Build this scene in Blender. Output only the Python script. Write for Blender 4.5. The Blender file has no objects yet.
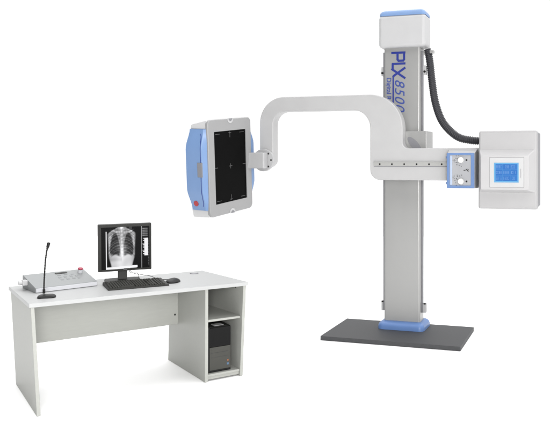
import bpy, bmesh, math, random
from mathutils import Vector, Matrix, Euler
random.seed(7)
SC = bpy.context.scene
COL = SC.collection
PI = math.pi

# ------------------------------------------------------------------ materials
def srgb(r, g, b):
    f = lambda c: (c/255/12.92) if c/255 <= .04045 else ((c/255+.055)/1.055)**2.4
    return (f(r), f(g), f(b), 1.0)

PAINT = .84          # the studio is exposed for the white floor: paints sit a little below it
def material(name, col, rough=.5, spec=.5, metal=0.0, var=.04, scale=6.0, bump=0.0, bscale=400.0, coat=0.0, stretch=(1, 1, 1)):
    """Principled paint with a little procedural variation of colour and gloss and a fine bump."""
    if 'floor' not in name: col = tuple(c*PAINT for c in col[:3])+(1,)
    m = bpy.data.materials.new(name); m.use_nodes = True
    nt = m.node_tree; b = nt.nodes['Principled BSDF']
    b.inputs['Metallic'].default_value = metal
    b.inputs['Specular IOR Level'].default_value = spec
    b.inputs['Coat Weight'].default_value = coat
    tc = nt.nodes.new('ShaderNodeTexCoord')
    mp = nt.nodes.new('ShaderNodeMapping'); mp.inputs['Scale'].default_value = stretch
    nt.links.new(tc.outputs['Object'], mp.inputs['Vector'])
    n = nt.nodes.new('ShaderNodeTexNoise'); n.inputs['Scale'].default_value = scale; n.inputs['Detail'].default_value = 6
    nt.links.new(mp.outputs['Vector'], n.inputs['Vector'])
    r = nt.nodes.new('ShaderNodeValToRGB')
    r.color_ramp.elements[0].position = .3; r.color_ramp.elements[1].position = .7
    lo = tuple(c*(1-var) for c in col[:3])+(1,); hi = tuple(min(1, c*(1+var)) for c in col[:3])+(1,)
    r.color_ramp.elements[0].color = lo; r.color_ramp.elements[1].color = hi
    nt.links.new(n.outputs['Fac'], r.inputs['Fac']); nt.links.new(r.outputs['Color'], b.inputs['Base Color'])
    mr = nt.nodes.new('ShaderNodeMapRange'); mr.inputs['To Min'].default_value = max(0, rough-.06); mr.inputs['To Max'].default_value = min(1, rough+.06)
    nt.links.new(n.outputs['Fac'], mr.inputs['Value']); nt.links.new(mr.outputs['Result'], b.inputs['Roughness'])
    if bump:
        n2 = nt.nodes.new('ShaderNodeTexNoise'); n2.inputs['Scale'].default_value = bscale
        nt.links.new(tc.outputs['Object'], n2.inputs['Vector'])
        bp = nt.nodes.new('ShaderNodeBump'); bp.inputs['Strength'].default_value = bump; bp.inputs['Distance'].default_value = .002
        nt.links.new(n2.outputs['Fac'], bp.inputs['Height']); nt.links.new(bp.outputs['Normal'], b.inputs['Normal'])
    return m

def screen_material(name, strength=1.0):
    m = bpy.data.materials.new(name); m.use_nodes = True
    nt = m.node_tree; b = nt.nodes['Principled BSDF']
    a = nt.nodes.new('ShaderNodeAttribute'); a.attribute_name = 'picture'
    b.inputs['Base Color'].default_value = (.004, .004, .0042, 1); b.inputs['Roughness'].default_value = .35
    b.inputs['Specular IOR Level'].default_value = .03
    nt.links.new(a.outputs['Color'], b.inputs['Emission Color']); b.inputs['Emission Strength'].default_value = strength
    return m

M = dict(
    floor=material('white_studio_floor', (.94, .94, .94, 1), .75, .2, var=.0),
    enamel=material('light_grey_enamel', (.39, .39, .395, 1), .42, .4, var=.02, bump=.03),
    arm=material('arm_enamel', (.40, .398, .40, 1), .42, .4, var=.02, bump=.03),
    endcap=material('white_end_cap', (.52, .52, .525, 1), .4, .4, var=.02),
    panelgrey=material('control_panel_grey', (.31, .315, .33, 1), .4, .4, var=.03),
    headshell=material('head_shell_shaded', (.35, .346, .35, 1), .42, .4, var=.025, bump=.03),  # housing plastic toned darker, the plate's shading put into the colour
    rail=material('rail_grey', (.34, .34, .33, 1), .36, .4, var=.03),
    frame=material('detector_frame_grey', (.275, .275, .277, 1), .42, .4, var=.012, bump=.03),
    column=material('column_grey', (.335, .335, .33, 1), .34, .5, .3, var=.02, scale=2, bump=.02, stretch=(2, 2, .5)),
    white=material('white_enamel', (.43, .43, .435, 1), .38, .4, var=.02, bump=.03),
    housing=material('housing_plastic', (.405, .40, .405, 1), .4, .4, var=.02, bump=.03),
    blue=material('blue_enamel', (.105, .195, .42, 1), .4, .4, var=.03, bump=.03),
    frameblue=material('collimator_blue', (.105, .185, .37, 1), .4, .4, var=.03),
    paleblue=material('pale_blue_strip', (.36, .43, .56, 1), .4, .4, var=.01),
    skyblue=material('light_blue_enamel', (.155, .255, .455, 1), .4, .4, var=.03, bump=.03),
    rubber=material('dark_grey_base', (.052, .053, .056, 1), .6, .25, var=.08, scale=40, bump=.25, bscale=500),
    hose=material('hose_rubber', (.024, .024, .029, 1), .5, .35, var=.1, scale=60),
    black=material('black_plastic', (.008, .008, .008, 1), .42, .2, var=.1),
    charcoal=material('charcoal_plastic', (.018, .018, .0165, 1), .5, .18, var=.1, bump=.1),
    gloss=material('gloss_black', (.005, .005, .005, 1), .2, .12, var=.05),
    panelblack=material('detector_black', (.0035, .0035, .0035, 1), .6, .03, var=.1),
    mark=material('grey_marking', (.11, .11, .11, 1), .6, .2, var=.0),
    pcgrey=material('tower_grey', (.040, .040, .034, 1), .45, .35, var=.1, bump=.1),
    steel=material('brushed_steel', (.42, .42, .42, 1), .34, .5, .65, var=.05, scale=30, stretch=(1, 1, 20)),
    dark=material('dark_slot', (.035, .035, .036, 1), .6, .2),
    shade=material('mid_grey_trim', (.20, .20, .215, 1), .5, .3),
    laminate=material('desk_laminate_shaded', (.34, .345, .322, 1), .45, .35, var=.025, scale=9, bump=.05, bscale=260, stretch=(1, 5, 5)),  # panels greyer than the top, some of their side shade toned in
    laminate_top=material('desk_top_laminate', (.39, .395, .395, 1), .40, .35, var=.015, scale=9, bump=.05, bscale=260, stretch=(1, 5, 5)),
    edge=material('desk_edge_band', (.47, .48, .465, 1), .45, .3, var=.01),
    silver=material('console_silver', (.225, .235, .238, 1), .45, .35, .0, var=.02, bump=.06),
    consolewhite=material('console_front_strip', (.50, .505, .53, 1), .4, .4, var=.01),
    red=material('red_button', (.33, .025, .06, 1), .35, .5, var=.05),
    redmark=material('red_emblem', (.35, .02, .025, 1), .45, .4, var=.15, scale=40),
    ink=material('blue_lettering', (.014, .026, .20, 1), .5, .3, var=.05),
    inkthin=material('slate_blue_lettering', (.035, .06, .25, 1), .5, .3, var=.05),
    knob=material('knob_ivory', (.60, .60, .585, 1), .3, .5, var=.01),
    orange=material('orange_sticker', (.26, .09, .04, 1), .5, .3),
    bluesticker=material('blue_sticker', (.07, .13, .22, 1), .4, .4),
    key=material('key_plastic', (.020, .020, .017, 1), .55, .2, var=.15, scale=60),
    legend=material('key_legend', (.11, .11, .10, 1), .6, .2),
    screen=screen_material('lit_monitor_picture', 1.0),
    touch=screen_material('lit_touch_picture', 1.0),
)

# ------------------------------------------------------------------ mesh helpers
def new(): return bmesh.new()

def merge(dst, src, mat=None):
    me = bpy.data.meshes.new('tmp'); src.to_mesh(me); src.free()
    if mat is not None: me.transform(mat)
    dst.from_mesh(me); bpy.data.meshes.remove(me)

def box(bm, x0, x1, y0, y1, z0, z1, bev=0.0, seg=3, mat=None):
    t = bmesh.new()
    bmesh.ops.create_cube(t, size=1.0)
    for v in t.verts:
        v.co = Vector(((x0+x1)/2+v.co.x*(x1-x0), (y0+y1)/2+v.co.y*(y1-y0), (z0+z1)/2+v.co.z*(z1-z0)))
    if bev: bmesh.ops.bevel(t, geom=t.edges[:], offset=bev, segments=seg, profile=.5, affect='EDGES', clamp_overlap=True)
    merge(bm, t, mat)

def hexa(bm, bot, top, bev=0.0, seg=2):
    """box from four bottom and four top corners (both counter-clockwise)."""
    t = bmesh.new()
    vs = [t.verts.new(p) for p in list(bot)+list(top)]
    for f in ((3, 2, 1, 0), (4, 5, 6, 7), (0, 1, 5, 4), (1, 2, 6, 5), (2, 3, 7, 6), (3, 0, 4, 7)): t.faces.new([vs[i] for i in f])
    bmesh.ops.recalc_face_normals(t, faces=t.faces[:])
    if bev: bmesh.ops.bevel(t, geom=t.edges[:], offset=bev, segments=seg, profile=.5, affect='EDGES', clamp_overlap=True)
    merge(bm, t)

def prism(bm, pts, y0, y1, bev=0.0, seg=2, mat=None):
    """outline in (x, z) extruded from y0 to y1."""
    t = bmesh.new()
    vs = [t.verts.new((p[0], y0, p[1])) for p in pts]
    f = t.faces.new(vs)
    r = bmesh.ops.extrude_face_region(t, geom=[f])
    for v in r['geom']:
        if isinstance(v, bmesh.types.BMVert): v.co.y = y1
    bmesh.ops.recalc_face_normals(t, faces=t.faces[:])
    if bev:
        es = [e for e in t.edges if abs(e.verts[0].co.y-e.verts[1].co.y) < 1e-6]
        bmesh.ops.bevel(t, geom=es, offset=bev, segments=seg, profile=.5, affect='EDGES', clamp_overlap=True)
    merge(bm, t, mat)

def arc(cx, cz, r, a0, a1, n=14):
    return [(cx+r*math.cos(math.radians(a0+(a1-a0)*i/n)), cz+r*math.sin(math.radians(a0+(a1-a0)*i/n))) for i in range(n+1)]

def rrect(x0, x1, z0, z1, r, n=6):
    return arc(x1-r, z1-r, r, 0, 90, n)+arc(x0+r, z1-r, r, 90, 180, n)+arc(x0+r, z0+r, r, 180, 270, n)+arc(x1-r, z0+r, r, 270, 360, n)

def cyl(bm, p, axis, r, h, n=32, bev=0.0, r2=None):
    """cylinder from p along axis for h."""
    t = bmesh.new()
    bmesh.ops.create_cone(t, cap_ends=True, segments=n, radius1=r, radius2=r if r2 is None else r2, depth=h)
    if bev:
        es = [e for e in t.edges if abs(e.verts[0].co.z-e.verts[1].co.z) < 1e-6]
        bmesh.ops.bevel(t, geom=es, offset=bev, segments=3, profile=.5, affect='EDGES', clamp_overlap=True)
    ax = Vector(axis).normalized()
    q = Vector((0, 0, 1)).rotation_difference(ax).to_matrix().to_4x4()
    merge(bm, t, Matrix.Translation(Vector(p)+ax*h/2) @ q)

def spline(pts, n):
    P = [Vector(p) for p in pts]; P = [P[0]*2-P[1]]+P+[P[-1]*2-P[-2]]
    out = []
    for i in range(1, len(P)-2):
        a, b, c, d = P[i-1:i+3]
        for k in range(n):
            t = k/n
            out.append(.5*((2*b)+(c-a)*t+(2*a-5*b+4*c-d)*t*t+(-a+3*b-3*c+d)*t**3))
    out.append(P[-2]); return out

def tube(bm, path, r, n=12):
    """swept tube; r a number or a function of the index."""
    rings = []; up = Vector((0, 1, .01)).normalized()
    for i, p in enumerate(path):
        d = (path[min(i+1, len(path)-1)]-path[max(i-1, 0)]).normalized()
        a = d.cross(up)
        if a.length < 1e-3: a = d.cross(Vector((1, 0, 0)))
        a.normalize(); b = a.cross(d)
        rr = (lambda k: r(i, 2*PI*k/n)) if callable(r) else (lambda k: r)
        rings.append([bm.verts.new(p+(a*math.cos(2*PI*k/n)+b*math.sin(2*PI*k/n))*rr(k)) for k in range(n)])
    for i in range(len(rings)-1):
        for k in range(n):
            bm.faces.new((rings[i][k], rings[i][(k+1) % n], rings[i+1][(k+1) % n], rings[i+1][k]))
    bm.faces.new(rings[0][::-1]); bm.faces.new(rings[-1])

def ball(bm, c, r, sc=(1, 1, 1), n=20):
    t = bmesh.new(); bmesh.ops.create_uvsphere(t, u_segments=n, v_segments=n//2, radius=r)
    merge(bm, t, Matrix.Translation(Vector(c)) @ Matrix.Diagonal((*sc, 1)))

def obj(name, bm, mat, parent=None, smooth=38, weighted=True, label=None):
    bmesh.ops.recalc_face_normals(bm, faces=bm.faces[:])
    for e in bm.edges:
        e.smooth = not (len(e.link_faces) == 2 and e.calc_face_angle(0) > math.radians(smooth))
    for f in bm.faces: f.smooth = True
    me = bpy.data.meshes.new(name); bm.to_mesh(me); bm.free()
    me.materials.append(mat)
    o = bpy.data.objects.new(name, me); COL.objects.link(o)
    if parent is not None: o.parent = parent
    if weighted:
        w = o.modifiers.new('normals', 'WEIGHTED_NORMAL'); w.keep_sharp = True; w.weight = 80
    if label: o['label'] = label
    return o

def thing(name, label, cat, loc, rotz=0.0, group=None):
    o = bpy.data.objects.new(name, None); COL.objects.link(o)
    o.empty_display_size = .1
    o.location = loc; o.rotation_euler = (0, 0, rotz); o['label'] = label; o['category'] = cat
    if group: o['group'] = group
    return o

def text_mesh(body, size, shear=0.0, offset=0.0, extrude=.001, space=1.0):
    cu = bpy.data.curves.new('tmp', 'FONT'); cu.body = body; cu.size = size; cu.shear = shear; cu.offset = offset; cu.extrude = extrude; cu.space_character = space
    o = bpy.data.objects.new('tmp', cu); COL.objects.link(o)
    bpy.context.view_layer.update()
    me = bpy.data.meshes.new_from_object(o.evaluated_get(bpy.context.evaluated_depsgraph_get()))
    bpy.data.objects.remove(o); bpy.data.curves.remove(cu)
    bm = bmesh.new(); bm.from_mesh(me); bpy.data.meshes.remove(me); return bm

STEP = [0]
def stroke(bm, pts, w, y, d=.002):
    """flat ribbon of width w through (x, z) points, front face at y."""
    for i_, (a, b) in enumerate(zip(pts[:-1], pts[1:])):
        STEP[0] = (STEP[0]+1) % 7; y_ = y-.00022*STEP[0]
        a = Vector(a); b = Vector(b); t = (b-a).normalized(); n = Vector((-t.y, t.x))*w/2; a = a-t*w*.3; b = b+t*w*.3
        q = [a-n, b-n, b+n, a+n]
        hexa(bm, [(p.x, y_, p.y) for p in q], [(p.x, y+d, p.y) for p in q])

def picture(name, fn, w, h, nx, ny, mat, parent, y=0.0):
    """a flat lit display in the local x-z plane facing -y, its picture a function of (0..1, 0..1 from the top)."""
    vs, fs, cols = [], [], []
    for j in range(ny+1):
        for i in range(nx+1):
            vs.append(((i/nx-.5)*w, y, (.5-j/ny)*h)); c = fn(i/nx, j/ny)
            cols += [*c, 1.0]
    for j in range(ny):
        for i in range(nx):
            a = j*(nx+1)+i; fs.append((a, a+nx+1, a+nx+2, a+1))
    me = bpy.data.meshes.new(name); me.from_pydata(vs, [], fs); me.update()
    at = me.color_attributes.new('picture', 'FLOAT_COLOR', 'POINT'); at.data.foreach_set('color', cols)
    me.materials.append(mat)
    o = bpy.data.objects.new(name, me); COL.objects.link(o); o.parent = parent
    return o

# ------------------------------------------------------------------ the setting
bm = new()
t = bmesh.new(); bmesh.ops.create_grid(t, x_segments=4, y_segments=4, size=10.5); merge(bm, t, Matrix.Translation((0, 5.5, 0)))
fl = obj('floor', bm, M['floor'], weighted=False); fl['kind'] = 'structure'; fl['label'] = 'plain white studio floor'

# ------------------------------------------------------------------ x-ray stand
XR = Matrix.Translation((.278, 6.9228, .001)) @ Matrix.Rotation(-.29668, 4, 'Z')
stand = thing('x_ray_machine', 'tall x-ray machine on a dark base plate with a black detector and white tube head', 'x-ray machine', (.278, 6.9228, .001), -.29668)

bm = new(); box(bm, -.6718, .6718, -.3919, .3919, 0, .0415, .003, 2); obj('base_plate', bm, M['rubber'], stand)
bm = new()
t = bmesh.new()
prof = [(.0, 0), (.0, .03), (.006, .048), (.018, .062), (.036, .072), (.06, .076)]
rings = []
for ins, z in prof:
    r = max(.012, .055-ins*.6)
    rings.append([t.verts.new((x, y, .0418+z)) for x, y in rrect(-.236+ins, .236-ins, .035+ins, .375-ins, r, 6)])
for a, b in zip(rings[:-1], rings[1:]):
    for k in range(len(a)): t.faces.new((a[k], a[(k+1) % len(a)], b[(k+1) % len(a)], b[k]))
t.faces.new(rings[0][::-1]); t.faces.new(rings[-1])
merge(bm, t); obj('base_collar', bm, M['blue'], stand)

# column: rounded rectangular extrusion
def column_ring(z, x0, x1, y0, y1, r, t): return [t.verts.new((x, y, z)) for x, y in rrect(x0, x1, y0, y1, r, 6)]
t = bmesh.new()
ra = column_ring(.1, -.184, .184, .11, .29, .018, t); rb = column_ring(2.86, -.184, .184, .11, .29, .018, t)
for k in range(len(ra)): t.faces.new((ra[k], ra[(k+1) % len(ra)], rb[(k+1) % len(ra)], rb[k]))
t.faces.new(ra[::-1]); t.faces.new(rb)
bm = new(); merge(bm, t)
column = obj('column', bm, M['column'], stand)
# lettering down the column front (reads top to bottom)
bm = new()
yv = .1082
U0, U1 = -.102, .030                                   # baseline and cap line of the big letters, across the column
w = .0215
stroke(bm, [(U1, 2.783), (U0, 2.783)], w, yv)
stroke(bm, [(U1-.007, 2.772), (U1-.007, 2.716), (U1-.016, 2.703), (-.034, 2.703), (-.044, 2.716), (-.044, 2.783)], w, yv)
stroke(bm, [(U1, 2.674), (U0+.008, 2.674), (U0+.008, 2.626)], w, yv)
stroke(bm, [(U1, 2.630), (-.075, 2.560), (-.089, 2.548)], w, yv)
stroke(bm, [(U1, 2.530), (U0, 2.622)], w, yv)
stroke(bm, [(-.089, 2.552), (-.089, 1.95)], .014, yv)
obj('lettering', bm, M['ink'], column, weighted=False, label='bold dark blue letters PLX with a long line')
TR = lambda u, z: Matrix(((0, 1, 0, u), (0, 0, -1, yv+.0006), (-1, 0, 0, z), (0, 0, 0, 1)))
bm = new(); merge(bm, text_mesh('8500', .142, .34, .0002, .0006, 1.14), TR(-.070, 2.522)); obj('lettering', bm, M['inkthin'], column, weighted=False, label='thin slanted blue digits 8500')
bm = new(); merge(bm, text_mesh('Digital Radiography', .066, 0, .0012, .0006, .98), TR(-.155, 2.540)); obj('lettering', bm, M['inkthin'], column, weighted=False, label='small blue words Digital Radiography')

bm = new(); box(bm, -.224, .252, .045, .31, 2.828, 3.150, .036, 6); cap = obj('column_cap', bm, M['white'], stand)
t = bmesh.new(); rings = []
for ins, z in [(.004, 3.142), (.004, 3.160), (.010, 3.178), (.022, 3.192), (.045, 3.201), (.08, 3.204)]:
    rings.append([t.verts.new((x, y, z)) for x, y in rrect(-.224+ins, .252-ins, .045+ins, .31-ins, max(.012, .038-ins*.2), 6)])
for a, b in zip(rings[:-1], rings[1:]):
    for k in range(len(a)): t.faces.new((a[k], a[(k+1) % len(a)], b[(k+1) % len(a)], b[k]))
t.faces.new(rings[0][::-1]); t.faces.new(rings[-1])
bm = new(); merge(bm, t); obj('cap_lid', bm, M['skyblue'], cap)

for s in (-1, 1):
    bm = new(); xr = .190 if s > 0 else -.203; box(bm, xr-.007, xr+.007, .17, .21, .2, 2.80, .002, 1)
    rail = obj('guide_rail', bm, M['shade'], stand)
    for z0 in (.20, 2.565):
        bm = new(); box(bm, s*.214-.016, s*.214+.016, .17, .225, z0, z0+.09, .004, 2); st = obj('rail_stop', bm, M['enamel'], rail)
        bm = new(); cyl(bm, (s*.218, .171, z0+.028 if z0 > 1 else z0+.085), (0, -1, 0) if z0 > 1 else (0, 0, 1), .011, .014, 14); obj('rubber_buffer', bm, M['black'], st)

# carriage riding on the column
bm = new(); box(bm, -.262, .266, .028, .33, 1.56, 2.0, .006, 2); car = obj('carriage', bm, M['column'], stand)
bm = new(); cyl(bm, (0, 0, 0), (0, -1, 0), .1, .004, 40)
bm.transform(Matrix.Translation((.150, .0285, 1.865)) @ Matrix.Rotation(math.radians(48), 4, 'Y') @ Matrix.Diagonal((1.0, 1, .36, 1))); obj('pivot_slot', bm, M['shade'], car)

# U-shaped arm
pts = []
pts += arc(-1.446+.074, 1.716, .074, 180, 360, 12)                                # rounded foot of the post
pts += arc(-1.298+.13, 2.208-.13, .13, 180, 90, 10)                                # inside of the left bend
pts += arc(-.266-.18, 2.208-.18, .18, 90, 0, 12)                                   # inside of the right bend
pts += arc(-.266+.10, 1.522+.10, .10, 180, 270, 10)
pts += [(.83, 1.522), (.83, 1.830)]
pts += arc(.062+.055, 1.830+.055, .055, 270, 180, 8)
pts += arc(.062-.34, 2.357-.34, .34, 0, 90, 18)
pts += arc(-1.446+.26, 2.357-.26, .26, 90, 180, 16)
bm = new(); prism(bm, pts, -.10, .025, .010, 3)
arm = obj('arm', bm, M['arm'], stand)
bm = new(); box(bm, -.226, .50, -.107, -.0995, 1.660, 1.703, .002, 1); box(bm, -.226, .50, -.109, -.1065, 1.692, 1.7015, .001, 1)
strip = obj('scale_rail', bm, M['rail'], arm)
bm = new(); box(bm, -.226, .50, -.1035, -.0995, 1.652, 1.6595); obj('rail_shade_line', bm, M['shade'], arm)  # grey strip stands in for the shading line under the rail
bm = new(); box(bm, -.226, .50, -.1105, -.0995, 1.7035, 1.709, .001, 1); obj('rail_highlight', bm, M['white'], arm)  # white strip painted in as the highlight along the rail's top
for u in (-.165, -.043, .079, .201, .322, .444):
    bm = new(); cyl(bm, (u, -.1065, 1.677), (0, -1, 0), .0085, .003, 16, .001); obj('rail_screw', bm, M['black'], arm)
bm = new(); cyl(bm, (-1.392, -.0995, 1.716), (0, -1, 0), .115, .035, 48, .006); hd = obj('hinge_disc', bm, M['enamel'], arm)
for a in (48, 0, -48):
    bm = new(); cyl(bm, (-1.392+.088*math.cos(math.radians(a)), -.134, 1.716+.088*math.sin(math.radians(a))), (0, -1, 0), .0095, .003, 16); obj('hinge_screw', bm, M['dark'], arm)
bm = new(); box(bm, -1.60, -1.338, -.235, -.134, 1.632, 1.792, .012, 3); obj('hinge_block', bm, M['enamel'], arm)

# detector
K = Matrix.Translation((-1.357, 6.9, 1.651)) @ Matrix.Rotation(1.091, 4, 'Z') @ Matrix.Rotation(.047, 4, 'X') @ Matrix.Rotation(-.102, 4, 'Y')
bm = new()
outer = rrect(-.325, .325, -.452, .472, .046, 5)
# front frame as a ring round the black window
inner = rrect(-.240, .240, -.338, .356, .004, 5)
t = bmesh.new(); n = len(outer)
lay = [(outer, .030), (outer, .006), ([(x*.985, z*.988) for x, z in outer], .0), (inner, .0), (inner, .012)]
rings = [[t.verts.new((x, y, z)) for x, z in o_] for o_, y in lay]
for a, b in zip(rings[:-1], rings[1:]):
    for k in range(n): t.faces.new((a[k], a[(k+1) % n], b[(k+1) % n], b[k]))
merge(bm, t)
frame_bm = bm
# blue body with bowed flanks
t = bmesh.new(); rings = []
for i in range(25):
    z = -.382+.768*i/24
    k = min(1, max(0, (1-abs((z-.01)/.39))*1.9)); k = k*k*(3-2*k)
    s = .338+.034*k; d = .205+.030*k; q = .352+.070*k
    prof = [(-.318, .012), (-s+.004, .040), (-s, .046), (-s, d), (-s+.03, d+.02), (q-.03, d+.02), (q, d), (q, .046), (q-.004, .040), (.318, .012)]
    rings.append([t.verts.new((x, y, z)) for x, y in prof])
for a, b in zip(rings[:-1], rings[1:]):
    for k in range(len(a)): t.faces.new((a[k], a[(k+1) % len(a)], b[(k+1) % len(a)], b[k]))
t.faces.new(rings[0][::-1]); t.faces.new(rings[-1])
bm = new(); merge(bm, t); det = obj('detector', bm, M['skyblue'], stand, 25)
det.matrix_local = XR.inverted() @ K
obj('front_frame', frame_bm, M['frame'], det)
# white end caps that wrap round top and bottom behind the frame
bm = new(); hexa(bm, [(-.322, .02, .386), (.322, .02, .386), (.325, .215, .386), (-.325, .215, .386)], [(-.318, .02, .470), (.318, .02, .470), (.305, .215, .428), (-.305, .215, .428)], .008, 2); obj('end_cap', bm, M['endcap'], det)
bm = new(); hexa(bm, [(-.318, .02, -.450), (.318, .02, -.450), (.305, .225, -.462), (-.305, .225, -.462)], [(-.322, .02, -.382), (.322, .02, -.382), (.325, .225, -.382), (-.325, .225, -.382)], .008, 2); obj('end_cap', bm, M['endcap'], det)
bm = new(); box(bm, -.244, .244, .0085, .02, -.342, .360); pan = obj('black_panel', bm, M['panelblack'], det)
yy = .0065
def tick(x0, z0, x1, z1):
    bm = new(); stroke(bm, [(x0, z0), (x1, z1)], .0030, yy-.0002*(x0 == x1), .0015); obj('centring_mark', bm, M['mark'], det, weighted=False)
tick(-.022, .01, .022, .01); tick(0, -.014, 0, .034)
for sx in (-1, 1):
    tick(sx*.19, .01, sx*.235, .01)
    for z in (.33, -.312): tick(sx*.215, z, sx*.15, z)
for sz, z in ((1, .345), (-1, -.327)): tick(0, z, 0, z-sz*.055); tick(-.02, z-sz*.01, .02, z-sz*.01)
bm = new()
def flank(z):
    k = min(1, max(0, (1-abs((z-.01)/.39))*1.9)); k = k*k*(3-2*k); return -(.338+.034*k)
zs = [-.345+.69*i/24 for i in range(25)]
for a, b in zip(zs[:-1], zs[1:]):
    ya, yb = [.056+.016*(1-min(1, (0.36-abs(z))/.05)) if abs(z) > .31 else .056 for z in (a, b)]
    hexa(bm, [(flank(a)-.0015, ya, a), (flank(a)+.004, ya, a), (flank(a)+.004, ya+.0055, a), (flank(a)-.0015, ya+.0055, a)],
         [(flank(b)-.0015, yb, b), (flank(b)+.004, yb, b), (flank(b)+.004, yb+.0055, b), (flank(b)-.0015, yb+.0055, b)])
obj('seam', bm, M['ink'], det, weighted=False)
bm = new(); box(bm, -.378, -.355, .040, .098, -.062, .076, .004, 2); obj('handle', bm, M['shade'], det)
bm = new(); sl = (flank(-.30)-flank(-.34))/.04; cyl(bm, (flank(-.318)+.003, .150, -.318), (-1, 0, sl), .027, .009, 28, .002); obj('emblem_badge', bm, M['redmark'], det, label='round red badge')
for z, s in ((.472, 1), (-.452, -1)):                        # half-round finger notches in the frame's ends
    bm = new(); cyl(bm, (0, .001, z-s*.004), (0, -1, 0), .042, .006, 30, .002)
    bmesh.ops.bisect_plane(bm, geom=bm.verts[:]+bm.edges[:]+bm.faces[:], plane_co=(0, 0, z+s*.0005), plane_no=(0, 0, s), clear_outer=True)
    nt_ = obj('centre_notch', bm, M['white'], det)
    bm = new(); cyl(bm, (0, -.0045, z+s*.002), (0, -1, 0), .026, .003, 24)
    bmesh.ops.bisect_plane(bm, geom=bm.verts[:]+bm.edges[:]+bm.faces[:], plane_co=(0, 0, z+s*.001), plane_no=(0, 0, s), clear_outer=True)
    obj('centre_notch', bm, M['shade'], det)

# tube head
bm = new()
hexa(bm, [(.810, -.25, 1.274), (1.338, -.25, 1.274), (1.338, -.19, 1.274), (.810, -.19, 1.274)], [(.816, -.25, 1.982), (1.336, -.25, 1.982), (1.336, -.19, 1.982), (.816, -.19, 1.982)], .020, 4)
head = obj('tube_head', bm, M['headshell'], stand)
bm = new()
def ring_loft(bm, lay):
    t = bmesh.new(); rings = [[t.verts.new((x, y, z)) for x, z in o_] for o_, y in lay]; n = len(rings[0])
    for a, b in zip(rings[:-1], rings[1:]):
        for k in range(n): t.faces.new((a[k], a[(k+1) % n], b[(k+1) % n], b[k]))
    t.faces.new(rings[0][::-1]); t.faces.new(rings[-1]); merge(bm, t)
ring_loft(bm, [(rrect(.820, 1.318, 1.424, 1.812, .012), -.2485), (rrect(.822, 1.312, 1.426, 1.806, .012), -.256), (rrect(.838, 1.268, 1.448, 1.762, .012), -.312), (rrect(.846, 1.258, 1.456, 1.754, .010), -.318)])
obj('front_cover', bm, M['housing'], head)
bm = new(); ring_loft(bm, [(rrect(.9215, 1.2215, 1.4735, 1.7385, .006), -.3175), (rrect(.923, 1.220, 1.475, 1.737, .006), -.3215)]); obj('display_frame', bm, M['white'], head)
bm = new(); ring_loft(bm, [(rrect(.9175, 1.2255, 1.4695, 1.7425, .008), -.3170), (rrect(.9175, 1.2255, 1.4695, 1.7425, .008), -.3187)]); obj('display_seam', bm, M['frame'], head)
bm = new(); box(bm, 1.195, 1.1985, -.3228, -.3216, 1.56, 1.64); obj('display_marking', bm, M['shade'], head)
bm = new(); box(bm, .826, 1.336, -.178, .16, 1.282, 1.974, .02, 3); obj('rear_cover', bm, M['shade'], head)  # darker grey shell, gives the right edge its shade by colour
bm = new(); box(bm, .828, 1.322, -.1905, -.1775, 1.29, 1.968); obj('seam', bm, M['dark'], head)  # dark sheet between the shells, put in as a shadow line
LB, MB, DB = srgb(120, 190, 240)[:3], srgb(66, 132, 212)[:3], srgb(40, 98, 192)[:3]
TXT = srgb(165, 205, 245)[:3]
rows = ['88.8', '188', '2.5'], ['5.8', '88.8', '48'], ['888', '2.88', '8.1']
rnd = random.Random(3); glyph = {}
for r in range(3):
    for c in range(3):
        for k in range(4): glyph[(r, c, k)] = rnd.random() < .85, rnd.randrange(1, 8)
def touch_fn(x, y):
    if x < .05 or x > .95 or y < .06 or y > .93: return LB
    u, v = (x-.05)/.9*3, (y-.06)/.87*3
    c, r = min(2, int(u)), min(2, int(v)); fu, fv = u-c, v-r
    if fu < .05 or fv < .06: return tuple(a*.6+b*.4 for a, b in zip(MB, LB))
    if .25 < fv < .75 and .12 < fu < .9:
        k = int((fu-.12)/.195); g = ((fu-.12)/.195)-k; on, pat = glyph[(r, c, min(k, 3))]
        hv = (fv-.25)/.5
        if on and g < .62:
            e = (g < .18 and pat & 1) or (g > .44 and pat & 2) or abs(hv-.5) < .12 and pat & 4 or hv < .16 or hv > .84
            if e: return tuple(a*.6+b*.4 for a, b in zip(MB, TXT))
    return tuple(a*.8+b*.2 for a, b in zip(MB, DB if (c+r) % 2 else MB))
scr = picture('touch_screen', touch_fn, .216, .175, 108, 88, M['touch'], head)
scr.location = (1.070, -.3235, 1.6045)

# collimator box with blue front frame
bm = new()
ring_loft(bm, [(rrect(.518, .786, 1.456, 1.815, .006), .05), (rrect(.518, .786, 1.456, 1.818, .006), -.13), (rrect(.522, .775, 1.458, 1.784, .006), -.215)])
coll = obj('collimator', bm, M['enamel'], stand)
bm = new(); box(bm, .7855, .790, -.125, .03, 1.475, 1.795, .003, 1); obj('side_plate', bm, M['shade'], coll)
bm = new()
t = bmesh.new()
o_, i_ = rrect(.517, .771, 1.458, 1.782, .006), rrect(.543, .741, 1.482, 1.762, .006)
rings = [[t.verts.new((x, y, z)) for x, z in ol] for ol, y in ((o_, -.212), (o_, -.232), ([(x, z) for x, z in rrect(.520, .768, 1.461, 1.779, .006)], -.235), (i_, -.235), (i_, -.222))]
for a, b in zip(rings[:-1], rings[1:]):
    for k in range(len(a)): t.faces.new((a[k], a[(k+1) % len(a)], b[(k+1) % len(a)], b[k]))
merge(bm, t); obj('front_frame', bm, M['frameblue'], coll)
bm = new(); box(bm, .541, .743, -.228, -.214, 1.480, 1.764); obj('control_panel', bm, M['panelgrey'], coll)
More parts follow.
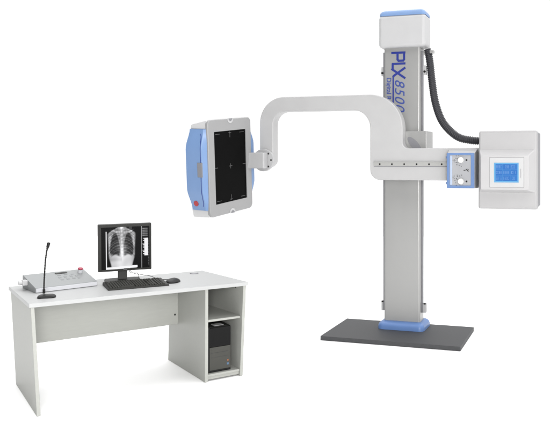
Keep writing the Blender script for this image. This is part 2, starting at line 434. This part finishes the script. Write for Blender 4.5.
bm = new(); box(bm, .548, .566, -.2292, -.2275, 1.486, 1.758); obj('side_strip', bm, M['paleblue'], coll)
for z in (1.716, 1.520):
    bm = new(); cyl(bm, (.650, -.2275, z), (0, -1, 0), .029, .035, 32, .004, .026); box(bm, .6475, .6525, -.2645, -.2615, z, z+.022); kb = obj('knob', bm, M['knob'], coll)
    bm = new()
    for k in range(9):
        a = math.radians(95+k*22) if z > 1.6 else math.radians(85+k*22)
        rr = .052 if k % 2 else .058
        cyl(bm, (.650+rr*math.cos(a), -.2275, z+rr*math.sin(a)), (0, -1, 0), .0038, .002, 8)
    for k in range(5):
        a = math.radians(120+k*30); cyl(bm, (.650+.075*math.cos(a), -.2275, z+(.038 if z < 1.6 else -.006)+.022*math.sin(a)), (0, -1, 0), .0036, .002, 8)
    obj('dial_marks', bm, M['dark'], coll)
    bm = new(); cyl(bm, (.699, -.2275, z), (0, -1, 0), .0085, .004, 14); obj('lamp_button', bm, M['black'], coll)
    bm = new(); cyl(bm, (.518, -.19, z+.025 if z > 1.6 else z-.018), (-1, 0, 0), .011, .014, 14); obj('side_screw', bm, M['blue'], coll)
bm = new()
stroke(bm, [(.674, 1.622), (.688, 1.622)], .006, -.2295, .002); stroke(bm, [(.696, 1.632), (.716, 1.613)], .008, -.2295, .002); stroke(bm, [(.710, 1.634), (.720, 1.626)], .004, -.2295, .002)
obj('switch_symbol', bm, M['dark'], coll, weighted=False)

# corrugated hose from the column top to the tube head
path = spline([(.236, .2, 2.815), (.250, .2, 2.775), (.266, .2, 2.68), (.286, .2, 2.50), (.330, .16, 2.275), (.416, .10, 2.082), (.560, .05, 1.945), (.70, .04, 1.905), (.83, .04, 1.897)], 60)
L = [0]
for a, b in zip(path[:-1], path[1:]): L.append(L[-1]+(b-a).length)
# resample evenly
step = .0024; ev = []; j = 0; s = 0
while s < L[-1]:
    while L[j+1] < s: j += 1
    f = (s-L[j])/max(1e-9, L[j+1]-L[j]); ev.append(path[j].lerp(path[j+1], f)); s += step
bm = new(); tube(bm, ev, lambda i, a: .0355+.0030*math.sin(i*step/.0185*2*PI+2*a), 28)
obj('hose', bm, M['hose'], stand, 80, False)
bm = new(); box(bm, .17, .236, .18, .22, 2.765, 2.80, .004, 2); box(bm, .27, .312, .15, .20, 2.772, 2.80, .004, 2); obj('hose_clip', bm, M['column'], stand)

# ------------------------------------------------------------------ desk
DX, DY, DR = -2.25533, 4.7014, .62137
desk = thing('desk', 'white laminate office desk with an open cabinet on its right side', 'desk', (DX, DY, 0), DR)
DM = Matrix.Translation((DX, DY, 0)) @ Matrix.Rotation(DR, 4, 'Z')
q = [(.002, .070), (1.583, -.004), (1.512, .768), (.0, .880)]
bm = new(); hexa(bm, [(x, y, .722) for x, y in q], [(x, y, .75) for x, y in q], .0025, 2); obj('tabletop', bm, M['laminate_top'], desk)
def panel(name, b0, b1, t0, t1, th, z0, z1, mat, parent=desk):
    """upright panel: outer foot line b0-b1, outer top line t0-t1, thickness th along +x."""
    bm = new()
    hexa(bm, [(*b0, z0), (b0[0]+th, b0[1], z0), (b1[0]+th, b1[1], z0), (*b1, z0)], [(*t0, z1), (t0[0]+th, t0[1], z1), (t1[0]+th, t1[1], z1), (*t1, z1)], .0015, 1)
    return obj(name, bm, mat, parent)
TZ = .7215
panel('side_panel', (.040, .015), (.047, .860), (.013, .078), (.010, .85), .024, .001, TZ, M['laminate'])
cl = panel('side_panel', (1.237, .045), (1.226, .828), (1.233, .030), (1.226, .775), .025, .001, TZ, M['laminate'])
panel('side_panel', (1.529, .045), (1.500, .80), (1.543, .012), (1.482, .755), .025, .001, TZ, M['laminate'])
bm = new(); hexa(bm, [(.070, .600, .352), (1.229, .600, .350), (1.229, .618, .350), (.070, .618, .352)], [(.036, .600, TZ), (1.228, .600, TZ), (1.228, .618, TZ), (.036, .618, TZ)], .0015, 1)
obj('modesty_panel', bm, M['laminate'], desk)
bm = new(); cyl(bm, (1.203, .601, .432), (0, -1, 0), .008, .003, 16); obj('cam_bolt', bm, M['dark'], desk)
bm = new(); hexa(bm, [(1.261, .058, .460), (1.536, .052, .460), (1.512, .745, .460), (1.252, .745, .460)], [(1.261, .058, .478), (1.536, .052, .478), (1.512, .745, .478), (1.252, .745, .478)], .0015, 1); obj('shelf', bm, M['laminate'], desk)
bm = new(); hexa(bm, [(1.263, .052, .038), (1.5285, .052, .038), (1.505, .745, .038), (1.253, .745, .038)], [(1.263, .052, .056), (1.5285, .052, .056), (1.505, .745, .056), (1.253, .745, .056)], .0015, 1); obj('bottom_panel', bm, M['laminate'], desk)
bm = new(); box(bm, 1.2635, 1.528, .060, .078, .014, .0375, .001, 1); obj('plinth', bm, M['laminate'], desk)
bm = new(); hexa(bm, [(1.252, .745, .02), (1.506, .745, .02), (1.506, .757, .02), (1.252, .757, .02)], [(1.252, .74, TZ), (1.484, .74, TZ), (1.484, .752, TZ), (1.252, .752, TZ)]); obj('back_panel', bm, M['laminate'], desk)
bm = new(); cyl(bm, (1.5385, .14, .695), (-1, 0, 0), .009, .006, 16); obj('cam_bolt', bm, M['dark'], desk)
bm = new(); cyl(bm, (1.392, .655, .7495), (0, 0, 1), .036, .004, 32, .0015); g = obj('cable_grommet', bm, M['shade'], desk)
bm = new(); cyl(bm, (1.392, .655, .7533), (0, 0, 1), .027, .001, 28); obj('grommet_lid', bm, M['enamel'], g)

def on_desk(s, t, z=.7505):
    v = DM @ Vector((s, t, z)); return (v.x, v.y, v.z)

# computer tower in the cabinet
pc = thing('computer_tower', 'black and grey computer tower standing inside the open desk cabinet', 'computer', on_desk(1.268, .085, .057), DR)
W_, H_, D_ = .198, .352, .42
bm = new(); box(bm, 0, W_, .012, D_, 0, H_, .005, 2); obj('case', bm, M['charcoal'], pc)
bm = new(); box(bm, .021, W_, -.006, .0125, H_*.56, H_-.004, .004, 2); tp = obj('drive_cover', bm, M['gloss'], pc)
bm = new(); box(bm, .021, W_, -.008, .0125, .016, H_*.556, .004, 2); lo = obj('front_panel', bm, M['pcgrey'], pc)
bm = new(); box(bm, .03, W_-.02, -.0085, -.0075, H_*.43, H_*.437); box(bm, .03, W_-.02, -.0085, -.0075, H_*.33, H_*.334); obj('seam', bm, M['dark'], pc)
bm = new(); box(bm, .0, .0205, -.007, .0125, .0, H_, .003, 2); box(bm, .0205, W_, -.005, .0125, .0, .0155, .003, 2); obj('bezel', bm, M['black'], pc)
bm = new(); cyl(bm, (.172, -.0082, .080), (0, -1, 0), .0065, .002, 16); obj('sticker', bm, M['orange'], pc, label='round orange sticker')
bm = new(); box(bm, .164, .180, -.0098, -.0075, .044, .060, .002, 1); obj('sticker', bm, M['bluesticker'], pc, label='square blue sticker')
bm = new(); box(bm, .075, .155, .03, .10, H_-.001, H_+.004, .004, 2); obj('top_highlight', bm, M['enamel'], pc)  # pale slab added as the highlight on the tower's top

# control console
con = thing('control_console', 'silver sloped control box with buttons and a red emergency knob on the desk', 'control panel', on_desk(.112, .458), DR+.13)
CW, CD, CF, CB = .452, .290, .036, .098
bm = new()
sec = [(0, 0), (CD, 0), (CD, CB), (.018, CF)]
t = bmesh.new()
va = [t.verts.new((0, y, z)) for y, z in [(0, 0), (CD+.0, 0), (CD, CB), (CD-.012, CB), (.0, CF)]]
f = t.faces.new(va); r = bmesh.ops.extrude_face_region(t, geom=[f])
for v in r['geom']:
    if isinstance(v, bmesh.types.BMVert): v.co.x = CW
bmesh.ops.recalc_face_normals(t, faces=t.faces[:])
bmesh.ops.bevel(t, geom=t.edges[:], offset=.003, segments=2, profile=.5, affect='EDGES', clamp_overlap=True)
merge(bm, t); obj('case', bm, M['silver'], con)
bm = new(); box(bm, .004, CW-.004, -.004, .003, .003, CF-.004, .0015, 1); obj('front_strip', bm, M['consolewhite'], con)
SL = math.atan2(CB-CF, CD-.012)
def slope(x, d): return Matrix.Translation((x, 0, CF)) @ Matrix.Rotation(SL, 4, 'X') @ Matrix.Translation((0, d, 0))
bm = new(); box(bm, -.045, .045, -.014, .014, -.001, .003, .002, 1, slope(.265, .245)); obj('display', bm, M['charcoal'], con)
for (x, d, w, h) in [(.235, .200, .026, .012), (.285, .205, .024, .012), (.335, .2, .024, .012), (.225, .155, .022, .018), (.268, .160, .022, .018), (.312, .163, .020, .018), (.350, .155, .018, .018), (.228, .108, .022, .018), (.272, .112, .026, .018), (.316, .115, .022, .018), (.352, .108, .018, .016)]:
    bm = new(); box(bm, -w/2, w/2, -h/2, h/2, -.001, .0025, .0015, 1, slope(x, d)); bt = obj('button', bm, M['silver'], con)
    bm = new(); box(bm, -w*.36, w*.36, -h*.2, h*.12,   .0024, .0029, 0, 1, slope(x, d)); obj('button_symbol', bm, M['shade'], bt, weighted=False)
def on_slope(x, d, z=0): return slope(x, d) @ Vector((0, 0, z))
nrm = (0, -math.sin(SL), math.cos(SL))
bm = new(); cyl(bm, on_slope(.400, .215, -.002), nrm, .018, .028, 28, .002); es = obj('emergency_stop', bm, M['consolewhite'], con)
bm = new(); cyl(bm, on_slope(.400, .215, .026), nrm, .0195, .013, 28, .004); obj('button', bm, M['red'], es, label='red mushroom button')
bm = new(); box(bm, -.034, .001, .165, .215, .035, .075, .006, 2); cyl(bm, (-.02, .19, .055), (-1, 0, 0), .016, .038, 20, .003); obj('connector', bm, M['white'], con)

# desk microphone
mic = thing('desk_microphone', 'black gooseneck microphone on a small base at the front of the desk', 'microphone', on_desk(.146, .247), DR-.25)
t = bmesh.new(); rings = []
for ins, z in [(0, 0), (0, .007), (.005, .013), (.016, .019), (.03, .021)]:
    rings.append([t.verts.new((x, y, z)) for x, y in rrect(-.060+ins, .060-ins, -.046+ins, .046-ins, max(.006, .03-ins*.6), 6)])
for a, b in zip(rings[:-1], rings[1:]):
    for k in range(len(a)): t.faces.new((a[k], a[(k+1) % len(a)], b[(k+1) % len(a)], b[k]))
t.faces.new(rings[0][::-1]); t.faces.new(rings[-1]); bm = new(); merge(bm, t); obj('base', bm, M['black'], mic)
def mp(dx, dz, back=.014):      # along the picture's width, up
    a = -(DR-.25); return Vector((dx*math.cos(a)-0*math.sin(a)-.018, dx*math.sin(a)+back, dz))
gp = spline([mp(.0, .026), mp(.0, .075), mp(.003, .14), mp(.009, .24), mp(.018, .315), mp(.027, .355)], 14)
bm = new(); tube(bm, gp, lambda i, a: .0052+.0007*math.sin(i*2.1), 12); cyl(bm, mp(0, .026), (0, 0, 1), .009, .03, 16, .002); obj('gooseneck', bm, M['black'], mic)
bm = new(); d_ = (gp[-1]-gp[-6]).normalized(); cyl(bm, gp[-1]-d_*.004, d_, .0105, .036, 20, .005); cyl(bm, gp[-1]-d_*.014, d_, .008, .012, 20, .001); obj('microphone_capsule', bm, M['black'], mic)

# monitor
MON = Matrix.Translation((-1.954, 5.635, 1.022)) @ Matrix.Rotation(.377, 4, 'Z') @ Matrix.Rotation(.045, 4, 'X') @ Matrix.Rotation(-.010, 4, 'Y')
mb = on_desk(.782, .625)
mon = thing('monitor', 'black computer monitor showing a chest x-ray, standing on the desk behind the keyboard', 'monitor', mb, .377)
MI = (Matrix.Translation(mb) @ Matrix.Rotation(.377, 4, 'Z')).inverted()
bm = new()
MW, MH = .403, .374
SX0, SX1, SZ0, SZ1 = -.176, .187, -.171, .165
o_ = rrect(-MW/2, MW/2, -MH/2, MH/2, .006, 4); i_ = rrect(SX0, SX1, SZ0, SZ1, .001, 4)
t = bmesh.new()
rings = [[t.verts.new((x, y, z)) for x, z in ol] for ol, y in ((o_, .042), (o_, .003), ([(x*.993, z*.993) for x, z in o_], 0), (i_, .0), (i_, .005))]
for a, b in zip(rings[:-1], rings[1:]):
    for k in range(len(a)): t.faces.new((a[k], a[(k+1) % len(a)], b[(k+1) % len(a)], b[k]))
t.faces.new(rings[0][::-1]); merge(bm, t)
case = obj('bezel', bm, M['charcoal'], mon); case.matrix_local = MI @ MON
bm = new(); ring_loft(bm, [(rrect(-.17, .17, -.15, .15, .02), .0415), (rrect(-.13, .13, -.12, .11, .02), .065)]); bk = obj('rear_cover', bm, M['charcoal'], mon); bk.matrix_local = MI @ MON
bm = new(); box(bm, -.014, .014, -.0008, .001, -.1795, -.1765); obj('badge', bm, M['shade'], case)

def sm(a, b, x):
    k = min(1, max(0, (x-a)/(b-a))); return k*k*(3-2*k)
def xray(u, v):
    """chest radiograph, u and v 0..1 over the film."""
    x = (u-.5)*2
    body = .60+.14*v
    g = 0.0
    hw = .93 if v > .18 else .26+.67*sm(-.02, .17, v)**.8          # torso outline, shoulders at the top
    edge = hw-.05*sm(.2, .55, v)-.20*sm(.62, 1, v)
    tis = sm(edge+.03, edge-.10, abs(x))
    g = .62*tis*(.75+.25*v)
    # lungs
    for s in (-1, 1):
        lx, ly = s*.43, .47
        top = .10; bot = .70 if s < 0 else .73
        dx = (x-lx)/(.27+.11*sm(.2, .7, v)); dy = (v-ly)/.36
        d = dx*dx+dy*dy+.0
        lung = sm(1.08, .62, d)*sm(bot+.05+.05*math.cos(x*3.2), bot-.05+.05*math.cos(x*3.2), v+.10*abs(dx)**2*.3)
        g = g*(1-.74*lung)
        if lung > .02:                                       # vessels near the root
            g += lung*.16*math.exp(-((x-s*.20)/.16)**2-((v-.47)/.16)**2)
    # ribs: back ribs slope down outward, front ribs fade in from the flanks
    for sd in (-1, 1):
        xx = sd*x
        if xx > .06:
            for k in range(10):
                yc = .055+.066*k+.012*math.sin(k*2.3+sd)-.030*math.sin(min(1, xx/.8)*PI)+(.17+.012*k)*xx*xx
                g += (.15+.035*math.sin(k*1.7+sd*2))*math.exp(-((v-yc)/(.0135+.004*xx))**2)*sm(.06, .16, xx)*sm(.90, .72, xx)*sm(.84, .66, yc)
                yf = .19+.085*k-.20*xx+.03*math.sin(k+sd)
                g += .075*math.exp(-((v-yf)/.016)**2)*sm(.24, .50, xx)*sm(.88, .70, xx)*sm(.80, .62, yf)
        yc = .115+.030*math.sin(xx*4.2)-.07*xx+.012*sd
        if xx > .05: g += .20*math.exp(-((v-yc)/.020)**2)*sm(.05, .15, xx)*sm(.84, .66, xx)
        g += .13*math.exp(-((xx-.74-.10*v)/.06)**2)*sm(.10, .22, v)*sm(.55, .40, v)     # shoulder blades
    g *= 1+.10*math.sin(u*61+v*23)*math.sin(v*47-u*19)+.05*math.sin(u*131)*math.sin(v*117)
    # spine and mediastinum
    g += .30*math.exp(-(x/.10)**2)*(1-.25*(v < .7)*.3)
    g += .06*math.exp(-(x/.09)**2)*math.sin(v*75)
    g += .24*math.exp(-((x-.12)/.20)**2-((v-.60)/.15)**2)     # heart
    # abdomen under the diaphragm
    dia = .715-.07*math.exp(-((abs(x)-.40)/.26)**2)
    ab = sm(dia-.02, dia+.05, v)*tis
    g = g*(1-ab)+ab*(.90-.34*x*x-.10*math.exp(-((v-.78)/.05)**2)*(x < 0)+.05*math.sin(x*7+v*11)*math.cos(x*3-v*8))
    # arms' soft tissue, neck
    g += .25*math.exp(-(x/.20)**2)*sm(.12, 0, v)
    return min(1, max(0, g))
GR = random.Random(5)
def mon_fn(x, y):
    s = 0.006
    px, py = 101+x*48.6, 226.6+y*42.6       # film layout measured on the panel
    if 105.6 < px < 137.2:
        u = (px-105.6)/31.6
        top = 226.8
        v = (py-top)/(268.6-.035*(px-105)*0-top)
        if 0 <= v <= 1:
            g = xray(u, v)
            if px < 106.5 and py > 231: g = max(g, .92-.5*sm(.5, 1, v)*0)
            s = g
        band = 266.6+.018*(px-105)*-1.0+1.5
        if py > 267.2-.035*(px-105.6) and py < 269.0-.035*(px-105.6)+.6: s = .97
        if v < .05 and u < .30: s *= .1
        if v < .07 and abs(u-.78) < .05: s = max(s, .25)
    elif 141.3 < px < 141.75: s = .72
    elif 142.2 < px < 147.7 and 228 < py < 237:
        fx, fy = (px-142.2)/1.1 % 1, (py-228)/1.8 % 1
        s = .42 if fx > .22 and fy > .25 else .05
        if fx > .45 and fx < .7 and fy > .5 and fy < .8: s = .75
    elif 142.6 < px < 148.0 and 238.8 < py < 256.8:
        s = .96
        if px < 144.3:
            k = (py-238.8)/2.25; s = .03 if (k % 1) > .35 or px < 143.0 else .9
            if int(k) % 3 == 2: s = .55 if (k % 1) > .4 else .03
    elif 148.0 < px < 149.0 and 240 < py < 267: s = .34 if (py*.62) % 1 > .45 else .02
    l = srgb(s*255, s*255, s*255)[0]
    return (l, l, l*1.02)
scr = picture('screen', mon_fn, SX1-SX0, SZ1-SZ0, 210, 190, M['screen'], case)
scr.location = ((SX0+SX1)/2, .0045, (SZ0+SZ1)/2)
bm = new(); hexa(bm, [(-.036, .005, .006), (.036, .005, .006), (.034, .04, .006), (-.034, .04, .006)], [(-.034, .035, .24), (.034, .035, .24), (.034, .075, .24), (-.034, .075, .24)], .005, 2); obj('neck', bm, M['charcoal'], mon)
t = bmesh.new(); rings = []
for ins, z in [(0, 0), (0, .006), (.004, .010), (.02, .013), (.06, .015)]:
    rings.append([t.verts.new((x, y, z)) for x, y in rrect(-.135+ins, .135-ins, -.10+ins, .115-ins, max(.01, .035-ins*.4), 6)])
for a, b in zip(rings[:-1], rings[1:]):
    for k in range(len(a)): t.faces.new((a[k], a[(k+1) % len(a)], b[(k+1) % len(a)], b[k]))
t.faces.new(rings[0][::-1]); t.faces.new(rings[-1]); bm = new(); merge(bm, t); obj('base', bm, M['charcoal'], mon)

# keyboard
KR = DR-.117
kb = thing('keyboard', 'black computer keyboard lying in front of the monitor', 'keyboard', on_desk(.567, .248), KR)
KW, KD = .448, .285
bm = new(); hexa(bm, [(0, 0, 0), (KW, 0, 0), (KW, KD, 0), (0, KD, 0)], [(0.003, 0.003, .012), (KW-.003, .003, .012), (KW-.003, KD-.003, .022), (.003, KD-.003, .022)], .003, 2); obj('case', bm, M['charcoal'], kb)
bm = new(); bl = new()
ks = math.atan2(.010, KD)
KMt = lambda x, y: Matrix.Translation((x, 0, .012)) @ Matrix.Rotation(ks, 4, 'X') @ Matrix.Translation((0, y, 0))
rowy = [.030, .070, .110, .150, .190, .242]
for r, y in enumerate(rowy):
    x = .016
    while x < KW-.028:
        wk = .0172
        if r == 0 and .085 < x < .19: wk = .110
        gap = (.292 < x < .300) or (.352 < x < .360)
        if x+wk > KW-.012: break
        if not (r == 5 and .034 < x < .05):
            t = bmesh.new(); bmesh.ops.create_cube(t, size=1)
            for v in t.verts:
                tp_ = v.co.z > 0; k = .80 if tp_ else 1
                v.co = Vector((wk/2+v.co.x*wk*.95*k, v.co.y*.034*k, .0075 if tp_ else .0))
            merge(bm, t, KMt(x, y))
            if wk < .05:
                t = bmesh.new(); bmesh.ops.create_grid(t, x_segments=1, y_segments=1, size=.5)
                lw = .003+random.random()*.003
                for v in t.verts: v.co = Vector((wk*.38+v.co.x*lw, .004+v.co.y*.008, .0078))
                merge(bl, t, KMt(x, y))
        x += wk+.0012
        if abs(x-.296) < .009 or abs(x-.362) < .009: x += .009
obj('keys', bm, M['key'], kb, weighted=False); obj('key_legends', bl, M['legend'], kb, weighted=False)
KB = Matrix.Translation(on_desk(.567, .248)) @ Matrix.Rotation(KR, 4, 'Z')
def world_in(root, pts): inv = root.inverted(); return [inv @ Vector(p) for p in pts]
start = MON @ Vector((.03, .02, -.183))
cp = world_in(KB, [start, start+Vector((.015, .01, -.03)), on_desk(.905, .640, .80), on_desk(.900, .575, .756), on_desk(.885, .520, .7535), KB @ Vector((.30, KD-.002, .010))])
bm = new(); tube(bm, spline(cp, 10), .0022, 8); obj('cord', bm, M['charcoal'], kb)

# mouse
MR = DR-.55
ms = thing('computer_mouse', 'black computer mouse on the desk to the right of the keyboard', 'mouse', on_desk(1.094, .345), MR)
MSM = Matrix.Translation(on_desk(1.094, .345)) @ Matrix.Rotation(MR, 4, 'Z')
bm = new(); t = bmesh.new(); bmesh.ops.create_uvsphere(t, u_segments=28, v_segments=16, radius=1)
for v in t.verts:
    z = v.co.z
    v.co = Vector((v.co.x*.056*(1-.10*v.co.y**2), v.co.y*.085, max(z, -.05)*.028+.002+.004*(v.co.y < 0)*v.co.y*max(z, 0)))
merge(bm, t); shell = obj('shell', bm, M['black'], ms)
bm = new(); cyl(bm, (-.004, .042, .019), (1, 0, 0), .009, .008, 18, .001); obj('scroll_wheel', bm, M['shade'], ms)
cp = world_in(MSM, [start+Vector((.01, 0, .0)), start+Vector((.035, .005, -.03)), on_desk(.99, .60, .775), on_desk(1.04, .53, .7535), on_desk(1.09, .47, .7535), MSM @ Vector((0, .083, .008))])
bm = new(); tube(bm, spline(cp, 10), .0022, 8); obj('cord', bm, M['charcoal'], ms)

# ------------------------------------------------------------------ light: white world darkened on one side, with unseen soft boxes
w = bpy.data.worlds.new('World'); SC.world = w; w.use_nodes = True
nt = w.node_tree; bg = nt.nodes['Background']
tc = nt.nodes.new('ShaderNodeTexCoord'); dp = nt.nodes.new('ShaderNodeVectorMath'); dp.operation = 'DOT_PRODUCT'
dp.inputs[1].default_value = (-.72, -.69, .0)               # dark side added to the world behind left, deepens shade on left-facing sides
nt.links.new(tc.outputs['Generated'], dp.inputs[0])
rp = nt.nodes.new('ShaderNodeValToRGB'); rp.color_ramp.elements[0].position = .0; rp.color_ramp.elements[1].position = .55
rp.color_ramp.elements[0].color = (1, 1, 1, 1); rp.color_ramp.elements[1].color = (.10, .10, .105, 1)
nt.links.new(dp.outputs['Value'], rp.inputs['Fac']); nt.links.new(rp.outputs['Color'], bg.inputs['Color'])
bg.inputs['Strength'].default_value = 1.1
def area(name, loc, target, sx, sy, power, col=(1, 1, 1)):
    l = bpy.data.lights.new(name, 'AREA'); l.shape = 'RECTANGLE'; l.size = sx; l.size_y = sy; l.energy = power; l.color = col
    o = bpy.data.objects.new(name, l); COL.objects.link(o); o.location = loc
    o.rotation_euler = (Vector(target)-Vector(loc)).to_track_quat('-Z', 'Y').to_euler(); return o
area('overhead_fill', (0, 8, 8), (0, 8.001, 0), 18, 17, 1980, (1, 1, 1))  # unseen lamp added to keep the floor white under the things
area('key_softbox', (1.9, -3.2, 2.9), (-.3, 6, 1.0), 4, 3.6, 420, (1, .99, .98))
area('front_fill', (.2, -.7, 1.75), (-.7, 6, .9), 1.4, 1.4, 250, (1, .995, .98))  # unseen fill added near the camera to brighten the cabinet's inside

# ------------------------------------------------------------------ camera
cam = bpy.data.cameras.new('camera'); co = bpy.data.objects.new('camera', cam); COL.objects.link(co)
co.location = (0, 0, 1.71756); co.rotation_euler = (PI/2, 0, 0)
cam.sensor_fit = 'HORIZONTAL'; cam.sensor_width = 36; cam.lens = 708.537/550*36
cam.shift_x = (275-370.61)/550; cam.shift_y = -(211.5-160)/550
cam.clip_start = .05; cam.clip_end = 500
SC.camera = co
vs = SC.view_settings; vs.view_transform = 'Standard'; vs.look = 'None'; vs.exposure = 0; vs.gamma = 1; vs.use_curve_mapping = False
SC.cycles.max_bounces = 12; SC.cycles.diffuse_bounces = 9
SC.cycles.use_denoising = True
